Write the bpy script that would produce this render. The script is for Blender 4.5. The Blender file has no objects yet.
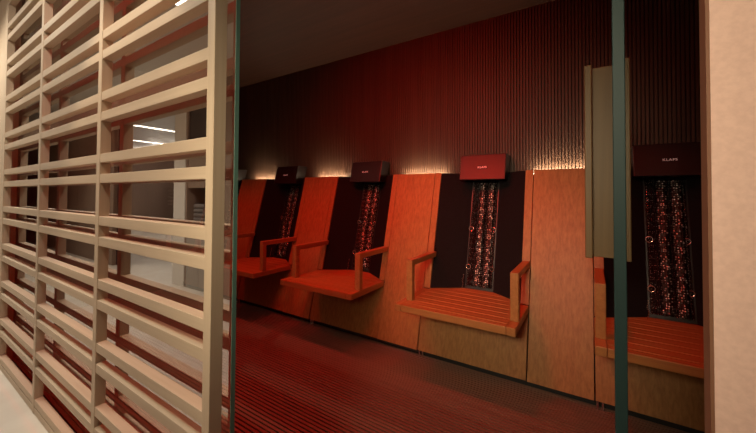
import bpy, bmesh, math, random
from math import sin, cos, radians, pi
from mathutils import Matrix, Vector
random.seed(7)
scn = bpy.context.scene
C = scn.collection
ZO = 1.09                      # eye height above the floor: all z below are relative to the eye

# ------------------------------------------------------------------ materials
def mat(name, base=(.5, .5, .5), rough=.5, metal=0.0, spec=.5, emit=None, estr=0.0):
    m = bpy.data.materials.new(name); m.use_nodes = True
    b = m.node_tree.nodes['Principled BSDF']
    b.inputs['Base Color'].default_value = (*base, 1)
    b.inputs['Roughness'].default_value = rough
    b.inputs['Metallic'].default_value = metal
    b.inputs['Specular IOR Level'].default_value = spec
    if emit:
        b.inputs['Emission Color'].default_value = (*emit, 1)
        b.inputs['Emission Strength'].default_value = estr
    return m

def wood(name, c1, c2, axis='Z', scale=1.0, rough=.5, spec=.3, bump=.05):
    """straight-grained veneer: noise stretched along one axis"""
    m = mat(name, c1, rough, spec=spec); nt = m.node_tree; N = nt.nodes; L = nt.links
    b = N['Principled BSDF']
    tc = N.new('ShaderNodeTexCoord'); mp = N.new('ShaderNodeMapping')
    s = {'X': (1.2, 45, 45), 'Y': (45, 1.2, 45), 'Z': (45, 45, 1.2)}[axis]
    mp.inputs['Scale'].default_value = tuple(v*scale for v in s)
    L.new(tc.outputs['Object'], mp.inputs['Vector'])
    n1 = N.new('ShaderNodeTexNoise'); n1.inputs['Scale'].default_value = 1.0
    n1.inputs['Detail'].default_value = 6; n1.inputs['Roughness'].default_value = .65
    n1.inputs['Distortion'].default_value = .3
    L.new(mp.outputs['Vector'], n1.inputs['Vector'])
    r = N.new('ShaderNodeValToRGB')
    r.color_ramp.elements[0].position = .32; r.color_ramp.elements[0].color = (*c2, 1)
    r.color_ramp.elements[1].position = .68; r.color_ramp.elements[1].color = (*c1, 1)
    L.new(n1.outputs['Fac'], r.inputs['Fac'])
    L.new(r.outputs['Color'], b.inputs['Base Color'])
    bp = N.new('ShaderNodeBump'); bp.inputs['Strength'].default_value = bump; bp.inputs['Distance'].default_value = .002
    L.new(n1.outputs['Fac'], bp.inputs['Height']); L.new(bp.outputs['Normal'], b.inputs['Normal'])
    return m

def noisy(name, c1, c2, scale=40, rough=.7, bump=.1, spec=.3):
    m = mat(name, c1, rough, spec=spec); nt = m.node_tree; N = nt.nodes; L = nt.links
    b = N['Principled BSDF']; tc = N.new('ShaderNodeTexCoord')
    n1 = N.new('ShaderNodeTexNoise'); n1.inputs['Scale'].default_value = scale; n1.inputs['Detail'].default_value = 5
    L.new(tc.outputs['Object'], n1.inputs['Vector'])
    r = N.new('ShaderNodeValToRGB')
    r.color_ramp.elements[0].position = .35; r.color_ramp.elements[0].color = (*c2, 1)
    r.color_ramp.elements[1].position = .65; r.color_ramp.elements[1].color = (*c1, 1)
    L.new(n1.outputs['Fac'], r.inputs['Fac']); L.new(r.outputs['Color'], b.inputs['Base Color'])
    bp = N.new('ShaderNodeBump'); bp.inputs['Strength'].default_value = bump; bp.inputs['Distance'].default_value = .003
    L.new(n1.outputs['Fac'], bp.inputs['Height']); L.new(bp.outputs['Normal'], b.inputs['Normal'])
    return m

def dotted(name, scale, thr, bright, dark):
    """embossed studs in a sheet of metal"""
    m = mat(name, dark, .3, .9); nt = m.node_tree; N = nt.nodes; L = nt.links
    b = N['Principled BSDF']; tc = N.new('ShaderNodeTexCoord')
    v = N.new('ShaderNodeTexVoronoi'); v.inputs['Scale'].default_value = scale; v.inputs['Randomness'].default_value = .45
    L.new(tc.outputs['Object'], v.inputs['Vector'])
    r = N.new('ShaderNodeValToRGB')
    r.color_ramp.elements[0].position = thr*.7; r.color_ramp.elements[0].color = (*bright, 1)  # bright dots paint in the glints that the studs catch
    r.color_ramp.elements[1].position = thr; r.color_ramp.elements[1].color = (*dark, 1)
    L.new(v.outputs['Distance'], r.inputs['Fac']); L.new(r.outputs['Color'], b.inputs['Base Color'])
    bp = N.new('ShaderNodeBump'); bp.inputs['Strength'].default_value = .9; bp.inputs['Distance'].default_value = .006
    bp.invert = True
    L.new(v.outputs['Distance'], bp.inputs['Height']); L.new(bp.outputs['Normal'], b.inputs['Normal'])
    return m

def glass_mix(name, tint, fac, rough=0.0):
    """clear pane: see-through plus a mirror coat"""
    m = bpy.data.materials.new(name); m.use_nodes = True; nt = m.node_tree; N = nt.nodes; L = nt.links
    N.remove(N['Principled BSDF']); out = N['Material Output']
    t = N.new('ShaderNodeBsdfTransparent'); t.inputs['Color'].default_value = (*tint, 1)
    g = N.new('ShaderNodeBsdfGlossy'); g.inputs['Roughness'].default_value = rough; g.inputs['Color'].default_value = (1, .97, .94, 1)
    mx = N.new('ShaderNodeMixShader'); mx.inputs['Fac'].default_value = fac
    L.new(t.outputs[0], mx.inputs[1]); L.new(g.outputs[0], mx.inputs[2]); L.new(mx.outputs[0], out.inputs['Surface'])
    return m

M = {
 'lattice': wood('pale_oak_lattice', (.55, .44, .32), (.48, .375, .265), 'X', rough=.55),
 'lattice_v': wood('pale_oak_post', (.55, .44, .32), (.48, .375, .265), 'Z', rough=.55),
 'oak': wood('oak_veneer', (.37, .170, .052), (.24, .104, .029), 'Z', scale=1.7, rough=.5),
 'oak_x': wood('oak_seat', (.37, .170, .052), (.26, .114, .032), 'X', rough=.45),
 'oak_y': wood('oak_rail', (.37, .170, .052), (.26, .114, .032), 'Y', rough=.45),
 'handle': wood('pale_oak_handle', (.150, .092, .036), (.118, .072, .028), 'Z', rough=.5),
 'rib': wood('dark_ribs', (.082, .040, .024), (.052, .026, .016), 'Z', rough=.55),
 'ribback': mat('rib_groove', (.03, .015, .01), .9),
 'ceil': wood('dark_ceiling', (.085, .030, .017), (.06, .022, .013), 'X', scale=.6, rough=.6),
 'floor': wood('dark_decking', (.20, .105, .075), (.16, .08, .055), 'X', rough=.42, spec=.5),
 'floorback': mat('decking_groove', (.02, .01, .008), .9),
 'black': mat('black_plinth', (.01, .01, .01), .6),
 'pad': noisy('charcoal_cloth', (.013, .0105, .0115), (.009, .0075, .0085), 120, .85, .15, .1),
 'lacquer': mat('black_lacquer', (.016, .008, .007), .36, spec=.32),
 'letter': mat('white_lettering', (.8, .75, .72), .5, emit=(.8, .72, .68), estr=.10),  # letters carry a faint glow of their own, though no lamp
 'heater': mat('heater_plate', (.012, .01, .01), .35, spec=.5),
 'stud': dotted('studded_metal', 80, .34, (.95, .9, .85), (.03, .022, .02)),
 'mesh': dotted('fine_studs', 110, .22, (.40, .36, .34), (.010, .008, .008)),
 'metal': mat('bright_metal', (.85, .8, .78), .25, 1.0),
 'pane': glass_mix('partition_glass', (.88, .9, .88), .50),
 'doorpane': glass_mix('door_glass', (.93, .97, .95), .06),
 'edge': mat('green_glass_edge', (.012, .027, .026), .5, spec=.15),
 'edge2': mat('lit_glass_edge', (.10, .20, .165), .3, spec=.5),  # lighter copy of the glass edge, its light put into the colour
 'plaster': noisy('beige_wallcovering', (.72, .50, .42), (.66, .45, .38), 160, .85, .12),
 'jamb': wood('brown_jamb', (.22, .105, .06), (.19, .09, .05), 'Z', rough=.6),
 'taupe': wood('taupe_panelling', (.33, .24, .185), (.30, .215, .165), 'Z', scale=.5, rough=.6),
 'stone': noisy('pale_stone_floor', (.74, .68, .60), (.69, .62, .54), 6, .45, .03),
 'white': mat('white_paint', (.78, .74, .69), .6),
 'grey': mat('grey_panel', (.40, .36, .32), .6),
 'dark': mat('dark_niche', (.05, .04, .04), .6),
 'towel': noisy('towel', (.24, .21, .20), (.17, .15, .14), 90, .95, .3),
 'led': mat('led_glow', (1, .9, .7), .5, emit=(1.0, .86, .58), estr=130),
 'strip': mat('strip_glow', (1, .95, .9), .5, emit=(1.0, .90, .76), estr=6),
}

# ------------------------------------------------------------------ mesh helpers
def hexa(bm, p):
    """p: 8 points, bottom ring 0-3 then top ring 4-7"""
    v = [bm.verts.new(q) for q in p]
    for f in ((3, 2, 1, 0), (4, 5, 6, 7), (0, 1, 5, 4), (1, 2, 6, 5), (2, 3, 7, 6), (3, 0, 4, 7)):
        bm.faces.new([v[i] for i in f])
def box(bm, x0, x1, y0, y1, z0, z1):
    hexa(bm, [(x0, y0, z0), (x1, y0, z0), (x1, y1, z0), (x0, y1, z0), (x0, y0, z1), (x1, y0, z1), (x1, y1, z1), (x0, y1, z1)])
YB, K, H0, H1 = 2.0407, .2564, 1.0462, .169
def yp(z): return YB + K*(z + H0)               # the reclined plane of the panels
def slab(bm, x0, x1, d0, d1, z0, z1):
    """a board that follows the reclined plane, from depth d0 to d1 behind it"""
    a, b = yp(z0), yp(z1)
    hexa(bm, [(x0, a+d0, z0), (x1, a+d0, z0), (x1, a+d1, z0), (x0, a+d1, z0), (x0, b+d0, z1), (x1, b+d0, z1), (x1, b+d1, z1), (x0, b+d1, z1)])
def cyl(bm, p0, p1, r, n=10):
    p0, p1 = Vector(p0), Vector(p1); d = (p1-p0).normalized()
    a = d.orthogonal().normalized(); b = d.cross(a)
    A = [bm.verts.new(p0 + r*(cos(2*pi*i/n)*a + sin(2*pi*i/n)*b)) for i in range(n)]
    B = [bm.verts.new(p1 + r*(cos(2*pi*i/n)*a + sin(2*pi*i/n)*b)) for i in range(n)]
    for i in range(n):
        j = (i+1) % n; bm.faces.new([A[i], A[j], B[j], B[i]])
    bm.faces.new(A[::-1]); bm.faces.new(B)
def ball(bm, c, r, n=6):
    bmesh.ops.create_icosphere(bm, subdivisions=1, radius=r, matrix=Matrix.Translation(c))
def torus(bm, c, R, r, n=20, k=8):
    """ring standing upright, facing -Y"""
    rings = []
    for i in range(n):
        a = 2*pi*i/n
        rings.append([bm.verts.new((c[0]+(R+r*cos(2*pi*j/k))*cos(a), c[1]+r*sin(2*pi*j/k), c[2]+(R+r*cos(2*pi*j/k))*sin(a))) for j in range(k)])
    for i in range(n):
        for j in range(k):
            bm.faces.new([rings[i][j], rings[(i+1) % n][j], rings[(i+1) % n][(j+1) % k], rings[i][(j+1) % k]])

def obj(name, bm, m, parent=None, bevel=0.0, smooth=False):
    off = Vector((0, 0, ZO))
    if parent is not None:
        par = parent
        while par is not None:
            off -= Vector(par.location); par = par.parent
    bmesh.ops.translate(bm, verts=bm.verts, vec=off)
    bmesh.ops.recalc_face_normals(bm, faces=bm.faces)
    me = bpy.data.meshes.new(name); bm.to_mesh(me); bm.free()
    me.materials.append(m)
    if smooth:
        for p in me.polygons: p.use_smooth = True
    o = bpy.data.objects.new(name, me); C.objects.link(o)
    if parent is not None: o.parent = parent
    if bevel:
        b = o.modifiers.new('edge', 'BEVEL'); b.width = bevel; b.segments = 2; b.limit_method = 'ANGLE'
    return o
def tag(o, label, cat, group=None):
    o['label'] = label; o['category'] = cat
    if group: o['group'] = group
    return o
def thing(name, label, cat, loc, group=None):
    o = bpy.data.objects.new(name, None); C.objects.link(o)
    o.location = (loc[0], loc[1], loc[2]+ZO); o.empty_display_size = .1
    return tag(o, label, cat, group)
def struct(name, bm, m, parent=None, label=None):
    o = obj(name, bm, m, parent)
    if parent is None:
        o['kind'] = 'structure'
    if label: o['label'] = label
    return o
def copy_tree(o, parent=None):
    c = o.copy(); C.objects.link(c); c.parent = parent
    for ch in list(o.children): copy_tree(ch, c)
    return c
def B(): return bmesh.new()

FZ = -1.09; CEIL = 1.335
XL, XR = -4.12, 1.15           # sauna ends
YL, YG = .473, .526            # lattice front, glass front
WALLY = 2.52

# ------------------------------------------------------------------ sauna shell
bm = B(); box(bm, XL, XR, YG-.05, WALLY+.1, FZ-.04, FZ-.012); struct('floor_base', bm, M['floorback'])
bm = B(); y = YG+.0
while y < 2.12:
    box(bm, XL, XR, y, y+.0135, FZ-.014, FZ); y += .021
struct('floor', bm, M['floor'])
bm = B(); box(bm, XL-.1, XR+.1, YL, WALLY+.12, CEIL, CEIL+.06); struct('ceiling', bm, M['ceil'])
bm = B(); box(bm, XL-.1, XR+.1, WALLY+.012, WALLY+.1, FZ, CEIL); struct('wall_back', bm, M['ribback'])
bm = B(); x = XL
while x < XR-.014:
    box(bm, x, x+.0135, WALLY, WALLY+.014, FZ, CEIL); x += .02
struct('trim_1', bm, M['rib'])
bm = B(); box(bm, XL-.1, XL, YG+.012, WALLY+.1, FZ, CEIL); struct('wall_left', bm, M['ceil'])
bm = B(); box(bm, XR, XR+.1, YG+.012, WALLY+.1, FZ, CEIL); struct('wall_right', bm, M['ceil'])
# black recessed plinth and the carcass behind the cladding
bm = B(); box(bm, XL, XR, 2.085, 2.12, FZ, -1.042); struct('baseboard_back', bm, M['black'])
bm = B()
for a, b in ((XL, XR),):
    slab(bm, a, b, .180, .186, -1.04, .05)
struct('trim_2', bm, M['black'])

# ------------------------------------------------------------------ oak cladding panels between the seats
XC = -.6535; HS = .3415; PER = 1.005
def make_panel(xa, xb, label):
    t = thing('cladding_panel', label, 'wall panel', ((xa+xb)/2, 2.05, FZ), 'oak cladding panels between the seats')
    bm = B(); slab(bm, xa+.002, xb-.002, 0, .022, -1.046, H1)
    obj('face_board', bm, M['oak'], t, .0012)
    bm = B(); slab(bm, xa+.002, xa+.03, .023, .15, -1.03, H1-.03); slab(bm, xb-.03, xb-.002, .023, .15, -1.03, H1-.03)
    obj('side_frame', bm, M['black'], t)
    return t
pl = ['oak cladding panel nearest the left glass edge, between the two far left seats',
      'reddish oak cladding panel second from the left glass edge, tall and leaning back',
      'orange oak cladding panel left of the middle seat with bright strip glow above it',
      'brownish oak cladding panel right of the middle seat, beside the door handle',
      'oak cladding panel hidden behind the beige wall, right of the darkest seat']
for i, lb in enumerate(pl):
    cx = XC - .5*PER + (i-2)*PER; w = .5*PER-HS
    make_panel(cx-w, cx+w, lb)

# LED strips behind the panels
for i in range(1, 5):
    cx = XC-.5*PER+(i-3)*PER
    t = None
    bm = B(); box(bm, cx-.175, cx+.175, 2.478, 2.488, .158, .165)
    o = obj('light_strip', bm, M['led'])
    tag(o, ['', 'warm light strip behind the panel nearest the left glass edge', 'warm light strip behind the second panel from the left glass edge',
            'warm light strip behind the panel left of the middle seat', 'warm light strip behind the panel beside the door handle'][i], 'light strip', 'light strips behind the panels')
    ld = bpy.data.lights.new('led_lamp', 'AREA'); ld.shape = 'RECTANGLE'; ld.size = .36; ld.size_y = .02
    ld.energy = .7; ld.color = (1.0, .80, .52)
    lo = bpy.data.objects.new('led_lamp', ld); C.objects.link(lo)
    lo.location = (cx+.005, 2.492, .166+ZO); lo.rotation_euler = (radians(180-12), 0, 0)

# ------------------------------------------------------------------ the seat
STOP, SBOT = -.648, -.689
def make_seat():
    t = thing('sauna_seat', '', 'seat', (XC, 2.05, FZ), 'wall seats in the infrared cabin')
    x0, x1 = XC-HS, XC+HS
    # seat: front rail, side rails, slats
    s = []
    yf = 1.73
    bm = B()
    n = 7; ya, yb = yf+.048, 2.30; p = (yb-ya)/n
    for k in range(n):
        e = .046 if ya+k*p+.03 < 2.22 else .052
        box(bm, x0+e, x1-e, ya+k*p, ya+(k+1)*p-.005, SBOT+.012, STOP)
    seat = obj('seat', bm, M['oak_x'], t, .001)
    bm = B(); box(bm, x0+.048, x1-.048, ya, 2.295, SBOT+.002, SBOT+.010); obj('underside_board', bm, M['black'], seat)
    bm = B(); box(bm, x0+.046, x1-.046, yf, yf+.045, SBOT, STOP); obj('front_rail', bm, M['oak_x'], t, .004)
    for a in (x0, x1-.045):
        bm = B(); box(bm, a, a+.045, yf, 2.138, SBOT, STOP); obj('side_rail', bm, M['oak_y'], t, .004)
    # lower front board
    bm = B(); slab(bm, x0+.004, x1-.005, .005, .025, -1.046, SBOT-.001); obj('lower_board', bm, M['oak'], t, .001)
    # stiles
    for a, b in ((x0+.0015, x0+.048), (x1-.048, x1-.0015)):
        bm = B(); slab(bm, a, b, 0, .10, STOP+.001, H1); obj('stile', bm, M['oak'], t, .0015)
    # armrests: a vertical post and a bar back to the stile
    az0, az1 = -.434, -.398
    for a in (x0+.030, x1-.0445):
        bm = B(); yq = 1.825
        pts = [(yq, STOP), (yq, az1), (yp(az1)+.002, az1), (yp(az0)+.002, az0), (yq+.038, az0), (yq+.038, STOP)]
        A = [bm.verts.new((a, q[0], q[1])) for q in pts]; D = [bm.verts.new((a+.042, q[0], q[1])) for q in pts]
        bm.faces.new(A); bm.faces.new(D[::-1])
        for i in range(6): bm.faces.new([A[i], A[(i+1) % 6], D[(i+1) % 6], D[i]])
        obj('armrest', bm, M['oak_y'], t, .004)
    # backrest: two wings slanting into a centre recess
    def wing(xa, da, xb, db):
        bm = B(); z0, z1 = STOP+.001, H1-.002; a, b = yp(z0), yp(z1); th = .03
        hexa(bm, [(xa, a+da, z0), (xb, a+db, z0), (xb, a+db+th, z0), (xa, a+da+th, z0), (xa, b+da, z1), (xb, b+db, z1), (xb, b+db+th, z1), (xa, b+da+th, z1)])
        return bm
    xi0, xi1 = x0+.048, x1-.048; ca, cb = XC-.095, XC+.098
    obj('backrest_wing', wing(xi0, .012, ca, .150), M['pad'], t)
    obj('backrest_wing', wing(cb, .150, xi1, .012), M['pad'], t)
    # heater in the recess
    bm = B(); slab(bm, ca, cb, .153, .175, STOP+.001, H1-.06)
    h = obj('heater', bm, M['heater'], t)
    bm = B(); slab(bm, ca+.008, cb-.008, .149, .152, STOP+.02, H1-.07); obj('heater_mesh', bm, M['mesh'], h)
    for cx in (XC-.012, XC+.052):
        bm = B(); nn = 10; zz = [STOP+.03, H1-.075]
        rings = []
        for z in zz:
            rings.append([bm.verts.new((cx+.027*cos(pi*k/nn), yp(z)+.149-.020*sin(pi*k/nn), z)) for k in range(nn+1)])
        for k in range(nn): bm.faces.new([rings[0][k], rings[0][k+1], rings[1][k+1], rings[1][k]])
        obj('heater_tube', bm, M['stud'], h, smooth=True)
    for sx in (-.078, .080):
        for z in (-.24, -.50):
            bm = B(); torus(bm, (XC+sx, yp(z)+.142, z), .016, .003); obj('ring', bm, M['metal'], h, smooth=True)
        bm = B(); z = STOP+.05
        while z < .06:
            ball(bm, (XC+sx+.001*random.uniform(-1, 1), yp(z)+.146, z), .0026); z += .016
        obj('bead_chain', bm, M['metal'], h)
    bm = B(); z = STOP+.004
    while z < STOP+.10:
        ball(bm, (XC-.10+.003*sin(z*120), yp(z)+.11, z), .0036); z += .009
    obj('bead_chain', bm, M['metal'], h)
    # header box with lettering
    hx = XC+.009; z0, z1 = .113, .293
    bm = B(); slab(bm, hx-.158, hx+.158, -.004, .122, z0, z1)
    hd = obj('header', bm, M['lacquer'], t, .004)
    cu = bpy.data.curves.new('lettering', 'FONT'); cu.body = 'KLAFS'; cu.size = .0185; cu.align_x = 'CENTER'; cu.align_y = 'CENTER'
    cu.extrude = .0006; cu.space_character = 1.1; cu.materials.append(M['letter'])
    tmp = bpy.data.objects.new('lettering_curve', cu); C.objects.link(tmp); bpy.context.view_layer.update()
    me = bpy.data.meshes.new_from_object(tmp.evaluated_get(bpy.context.evaluated_depsgraph_get()))
    bpy.data.objects.remove(tmp)
    lo = bpy.data.objects.new('lettering', me); C.objects.link(lo); lo.parent = hd
    zc = .200; lo.location = (hx-XC, yp(zc)-.0062-2.05, zc-FZ); lo.rotation_euler = (radians(90)-math.atan(K), 0, 0)
    lo.scale = (1.15, 1, 1)
    # small levelling feet in the shadow gap
    for fx in (x0+.012, x0+.035):
        bm = B(); cyl(bm, (fx, 2.058, FZ), (fx, 2.058, -1.044), .006); obj('levelling_foot', bm, M['metal'], t)
    return t
seat0 = make_seat()
sl = {0: 'middle sauna seat, oak armrests and slatted bench under a glowing red header box',
      -1: 'sauna seat second to the left of the door handle, header dark with one red side',
      -2: 'small far sauna seat beside the left glass edge with plain black header box',
      -3: 'leftmost sauna seat, mostly hidden behind the glass edge and lattice',
      1: 'darkest sauna seat between the door edge and the beige wall, beaded black heater'}
seat0['label'] = sl[0]
for i in (-1, -2, -3, 1):
    c = copy_tree(seat0); c.location.x += i*PER
    if i == 1: [q for q in c.children if q.name.startswith('armrest')][0].location.x -= .027
    c['label'] = sl[i]

# ------------------------------------------------------------------ lattice screen
PX = [-.832, -1.574, -2.352, -3.150]
t = thing('lattice_screen', 'pale oak lattice screen of paired horizontal slats on tall posts', 'screen', (-2.1, YL+.02, FZ))
for k, px in enumerate(PX):
    bm = B(); box(bm, px if k < 3 else px-.03, px+.033, YL, YL+.034, FZ, CEIL)
    obj('post', bm, M['lattice_v'], t, .0015)
for n in range(-5, 6):
    for dz in (0, -.076):
        z1 = .148 - .2335*n + dz
        if z1-.033 < FZ+.01 or z1 > CEIL: continue
        bm = B(); box(bm, PX[3]+.02, PX[0]+.006, YL+.0015, YL+.033, z1-.033, z1)
        obj('slat', bm, M['lattice'], t, .0015)
bm = B(); box(bm, PX[3]+.02, PX[0]+.006, YL+.0015, YL+.033, FZ, FZ+.03); obj('bottom_rail', bm, M['lattice'], t, .0015)

# glass behind the lattice
GX0, GX1 = -3.18, -.791
bm = B()
v = [bm.verts.new(q) for q in ((GX0, YG, FZ), (GX1, YG, FZ), (GX1, YG, CEIL), (GX0, YG, CEIL))]; bm.faces.new(v)
w = obj('window_1', bm, M['pane']); w['kind'] = 'structure'; w['label'] = 'fixed glass partition behind the oak lattice'
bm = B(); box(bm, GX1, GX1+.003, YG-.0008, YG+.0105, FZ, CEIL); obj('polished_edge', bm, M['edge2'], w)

# ------------------------------------------------------------------ right front wall
WX = .105
bm = B(); box(bm, WX, 4.0, YL, YL+.024, FZ, CEIL); struct('wall_front', bm, M['plaster'], label='beige textured wall at the right')
bm = B(); box(bm, WX-.003, WX, YL+.001, YL+.024, FZ, CEIL); struct('trim_3', bm, M['jamb'])

# ------------------------------------------------------------------ glass door standing open, seen edge-on
d = bpy.data.objects.new('door_1', None); C.objects.link(d); d.location = (.0312, .528, FZ+ZO)
d['kind'] = 'structure'; d['label'] = 'frameless glass door standing open, seen along its green edge'
ang = -math.atan(.058)
def dobj(name, bm, m, bevel=0):
    bmesh.ops.recalc_face_normals(bm, faces=bm.faces)
    me = bpy.data.meshes.new(name); bm.to_mesh(me); bm.free(); me.materials.append(m)
    o = bpy.data.objects.new(name, me); C.objects.link(o); o.parent = d
    if bevel:
        b = o.modifiers.new('edge', 'BEVEL'); b.width = bevel; b.segments = 2
    return o
DH = CEIL-FZ-.012; LW = .93
bm = B(); box(bm, -.0062, .0062, .002, LW, .008, DH); dobj('door_pane', bm, M['doorpane'])
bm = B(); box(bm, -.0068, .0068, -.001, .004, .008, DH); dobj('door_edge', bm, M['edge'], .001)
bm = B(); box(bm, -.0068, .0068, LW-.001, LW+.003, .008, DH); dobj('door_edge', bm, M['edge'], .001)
hz0, hz1 = ZO-.213, ZO+.457
for sgn, reach in ((-1, .097), (1, .031)):
    hy = LW-.06
    bm = B(); a, b = sorted((sgn*.0062, sgn*reach)); box(bm, a, b, hy, hy+.016, hz0, hz1)
    o = dobj('handle', bm, M['handle'], .002)
    bm = B(); a, b = sorted((sgn*(reach-.022), sgn*reach)); box(bm, a, b, hy-.045, hy+.001, hz0, hz1)
    q = dobj('grip', bm, M['handle'], .003); q.parent = o
d.rotation_euler = (0, 0, ang)

# ------------------------------------------------------------------ lobby in front of the cabin (seen directly at lower left, and mirrored in the partition glass)
LC = 1.40; LY = -1.0
bm = B(); box(bm, -14, 4.0, -6.2, YG-.05, FZ-.05, FZ-.002); struct('floor_lobby', bm, M['stone'])
bm = B(); box(bm, -14, 4.0, -6.2, YL, LC, LC+.05); struct('ceiling_lobby', bm, M['white'])
bm = B(); box(bm, XL-.1, 4.0, YL, YL+.05, CEIL+.0, LC); struct('trim_4', bm, M['plaster'])
bm = B(); box(bm, -14, GX0, YL+.012, YL+.07, FZ, LC); struct('wall_front_left', bm, M['lattice_v'])
# back wall of the corridor with an opening
bm = B()
x = -14
while x < -6.6:
    box(bm, x, min(x+.78, -5.92), LY-.05, LY, FZ, LC); x += .79
struct('wall_lobby', bm, M['taupe'])
bm = B(); box(bm, -14, -5.9, LY-.07, LY-.051, FZ, LC); struct('wall_lobby_backing', bm, M['dark'])
bm = B(); box(bm, -4.30, -4.04, LY-.3, LY, FZ, LC); struct('pillar', bm, M['white'])
bm = B(); box(bm, -3.45, 4.0, LY-.07, LY, FZ, LC); struct('wall_lobby_right', bm, M['taupe'])
bm = B(); box(bm, -14.05, -14, -6.2, YL, FZ, LC); box(bm, 4.0, 4.05, -6.2, YL, FZ, LC); struct('wall_lobby_ends', bm, M['taupe'])
bm = B(); box(bm, -14, 4, -6.25, -6.2, FZ, LC); struct('wall_lobby_far', bm, M['grey'])
# towel cupboard in the niche
t = thing('towel_cupboard', 'built-in towel cupboard in the lobby opposite the lattice, mirrored in the glass', 'cupboard', (-3.75, LY-.2, FZ))
bm = B(); box(bm, -4.04, -3.45, LY-.45, LY-.42, FZ, LC); obj('back_panel', bm, M['dark'], t)
bm = B(); box(bm, -4.04, -4.01, LY-.42, LY-.01, FZ, LC); box(bm, -3.48, -3.45, LY-.42, LY-.01, FZ, LC); obj('side_panel', bm, M['taupe'], t)
bm = B(); box(bm, -4.01, -3.48, LY-.42, LY-.02, -.355, -.325); obj('shelf_board', bm, M['taupe'], t)
bm = B(); box(bm, -4.01, -3.48, LY-.05, LY-.02, .07, .60); obj('front_panel', bm, M['taupe'], t)
bm = B(); box(bm, -4.01, -3.48, LY-.05, LY-.03, .60, LC); obj('dark_panel', bm, M['dark'], t)
for a in (-4.01, -3.742):
    bm = B(); box(bm, a, a+.262, LY-.03, LY-.01, FZ, -.36); obj('door', bm, M['grey'], t, .003)
for cx, side in ((-3.875, 'nearer the pillar'), (-3.615, 'away from the pillar')):
    for k in range(4):
        bm = B(); box(bm, cx-.115+.004*(k % 2), cx+.115-.004*(k % 3), LY-.36, LY-.07, -.323+.052*k, -.323+.052*(k+1)-.004)
        o = obj('folded_towel', bm, M['towel'], None, .016)
        tag(o, ['lowest', 'second lowest', 'second highest', 'topmost'][k] + ' folded grey towel in the cupboard stack ' + side, 'towel', 'folded towels in the stack ' + side)
# far room behind the opening
bm = B(); box(bm, -10.5, -4.6, -4.6, -4.15, FZ, -.50)
o = obj('sideboard', bm, M['white'], None, .004); tag(o, 'long white sideboard in the far lobby room', 'sideboard')
t = thing('display_rack', 'dark display rack with thin boards above the white sideboard', 'rack', (-7.5, -5.0, FZ))
bm = B(); box(bm, -13, -4.6, -5.2, -5.15, FZ, .55); obj('back_panel', bm, M['dark'], t)
for z in (-.38, -.26, -.14, -.02, .10, .22):
    bm = B(); box(bm, -13, -4.6, -5.15, -4.95, z, z+.022); obj('shelf_board', bm, M['taupe'], t)
for x, ya, yb, lb in ((-7.83, -2.7, -1.6, 'bright linear ceiling light nearest the lobby opening'), (-10.07, -3.5, -2.4, 'bright linear ceiling light farther into the lobby room')):
    bm = B(); box(bm, x-.035, x+.035, ya, yb, LC-.012, LC-.001)
    tag(obj('linear_light', bm, M['strip']), lb, 'ceiling light', 'linear lights in the lobby ceiling')

# ------------------------------------------------------------------ lamps
def area(name, loc, rot, sx, sy, e, col, spread=180):
    l = bpy.data.lights.new(name, 'AREA'); l.shape = 'RECTANGLE'; l.size = sx; l.size_y = sy; l.energy = e; l.color = col
    l.spread = radians(spread)
    o = bpy.data.objects.new(name, l); C.objects.link(o); o.location = (loc[0], loc[1], loc[2]+ZO); o.rotation_euler = tuple(radians(a) for a in rot)
    return o
def spot(name, loc, target, e, col, size, blend=.6, r=.05):
    l = bpy.data.lights.new(name, 'SPOT'); l.energy = e; l.color = col; l.spot_size = radians(size); l.spot_blend = blend; l.shadow_soft_size = r
    o = bpy.data.objects.new(name, l); C.objects.link(o); o.location = (loc[0], loc[1], loc[2]+ZO)
    dv = Vector(target)-Vector(loc); o.rotation_euler = dv.to_track_quat('-Z', 'Y').to_euler()
    return o
RED = (1.0, .026, .012)
for k, e in ((-3, 32), (-2, 44), (-1, 48), (0, 54), (1, 19)):
    sx = XC+k*PER
    spot('red_ceiling_spot', (sx-.03, 1.36, CEIL-.02), (sx-.05, 1.66, -.7), e, RED, 78, .55, .05)
area('red_front_lamp', (-1.20, .62, 1.16), (64, 0, 0), .9, .22, 9, RED, 85)
WARM = (1.0, .91, .77)
area('lobby_lamp', (-1.9, -.02, LC-.02), (10, 0, 0), 1.2, .25, 15, WARM)
area('lobby_fill', (-.22, -.92, .50), (74, 0, 6), .5, .35, 4.6, (1.0, .84, .58), 54)  # added fill behind the camera, warms the low boards and seat fronts
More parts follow.
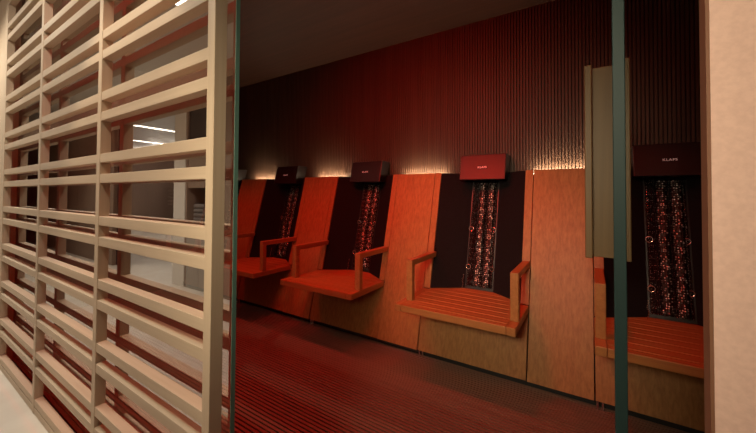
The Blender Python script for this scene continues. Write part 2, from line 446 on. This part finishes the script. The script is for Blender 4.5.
for k, (lx, e) in enumerate(((-3.4, 58), (-4.6, 72), (-6.5, 90))):
    spot('lobby_spot', (lx, -.02, LC-.03), (lx+.4, .3, -1.15), e, WARM, 130, .8, .06)
spot('wall_downlight', (.75, -.45, LC-.03), (.75, .47, -.2), 2.2, (1.0, .74, .62), 80, .9, .08)
spot('lobby_spot', (-1.25, -.25, LC-.03), (-1.45, 1.15, -1.09), 60, (1.0, .80, .58), 50, .5, .015)  # extra spot, added to throw streaks between the slats onto the deck
area('red_screen_lamp', (-1.45, 1.22, CEIL-.03), (-38, 0, 0), 1.1, .07, 8, RED, 150)
for lx in (-6.6, -9.0, -11.5):
    l = bpy.data.lights.new('far_room_lamp', 'POINT'); l.energy = 40; l.color = (1, .9, .78); l.shadow_soft_size = .04
    o = bpy.data.objects.new('far_room_lamp', l); C.objects.link(o); o.location = (lx, -3.9, 1.1+ZO)

w = bpy.data.worlds.new('World'); scn.world = w; w.use_nodes = True
w.node_tree.nodes['Background'].inputs['Color'].default_value = (.01, .008, .007, 1)

# ------------------------------------------------------------------ camera
F, YAW, PIT, ROL, CY = 330.6, radians(32.783), radians(1.1432), radians(.3263), 188.454
right = Vector((cos(YAW), sin(YAW), 0)); fwd = Vector((-sin(YAW)*cos(PIT), cos(YAW)*cos(PIT), sin(PIT)))
up = Vector((sin(YAW)*sin(PIT), -cos(YAW)*sin(PIT), cos(PIT)))
R = cos(ROL)*right + sin(ROL)*up; U = -sin(ROL)*right + cos(ROL)*up
cam = bpy.data.cameras.new('camera'); co = bpy.data.objects.new('camera', cam); C.objects.link(co)
cam.sensor_width = 36; cam.sensor_fit = 'HORIZONTAL'; cam.lens = 36*F/756
cam.shift_y = -(216.5-CY)/756; cam.clip_start = .02
co.matrix_world = Matrix(((R.x, U.x, -fwd.x, 0), (R.y, U.y, -fwd.y, 0), (R.z, U.z, -fwd.z, ZO), (0, 0, 0, 1)))
scn.camera = co
scn.view_settings.view_transform = 'Standard'
scn.view_settings.look = 'None'
scn.cycles.max_bounces = 10; scn.cycles.transparent_max_bounces = 12
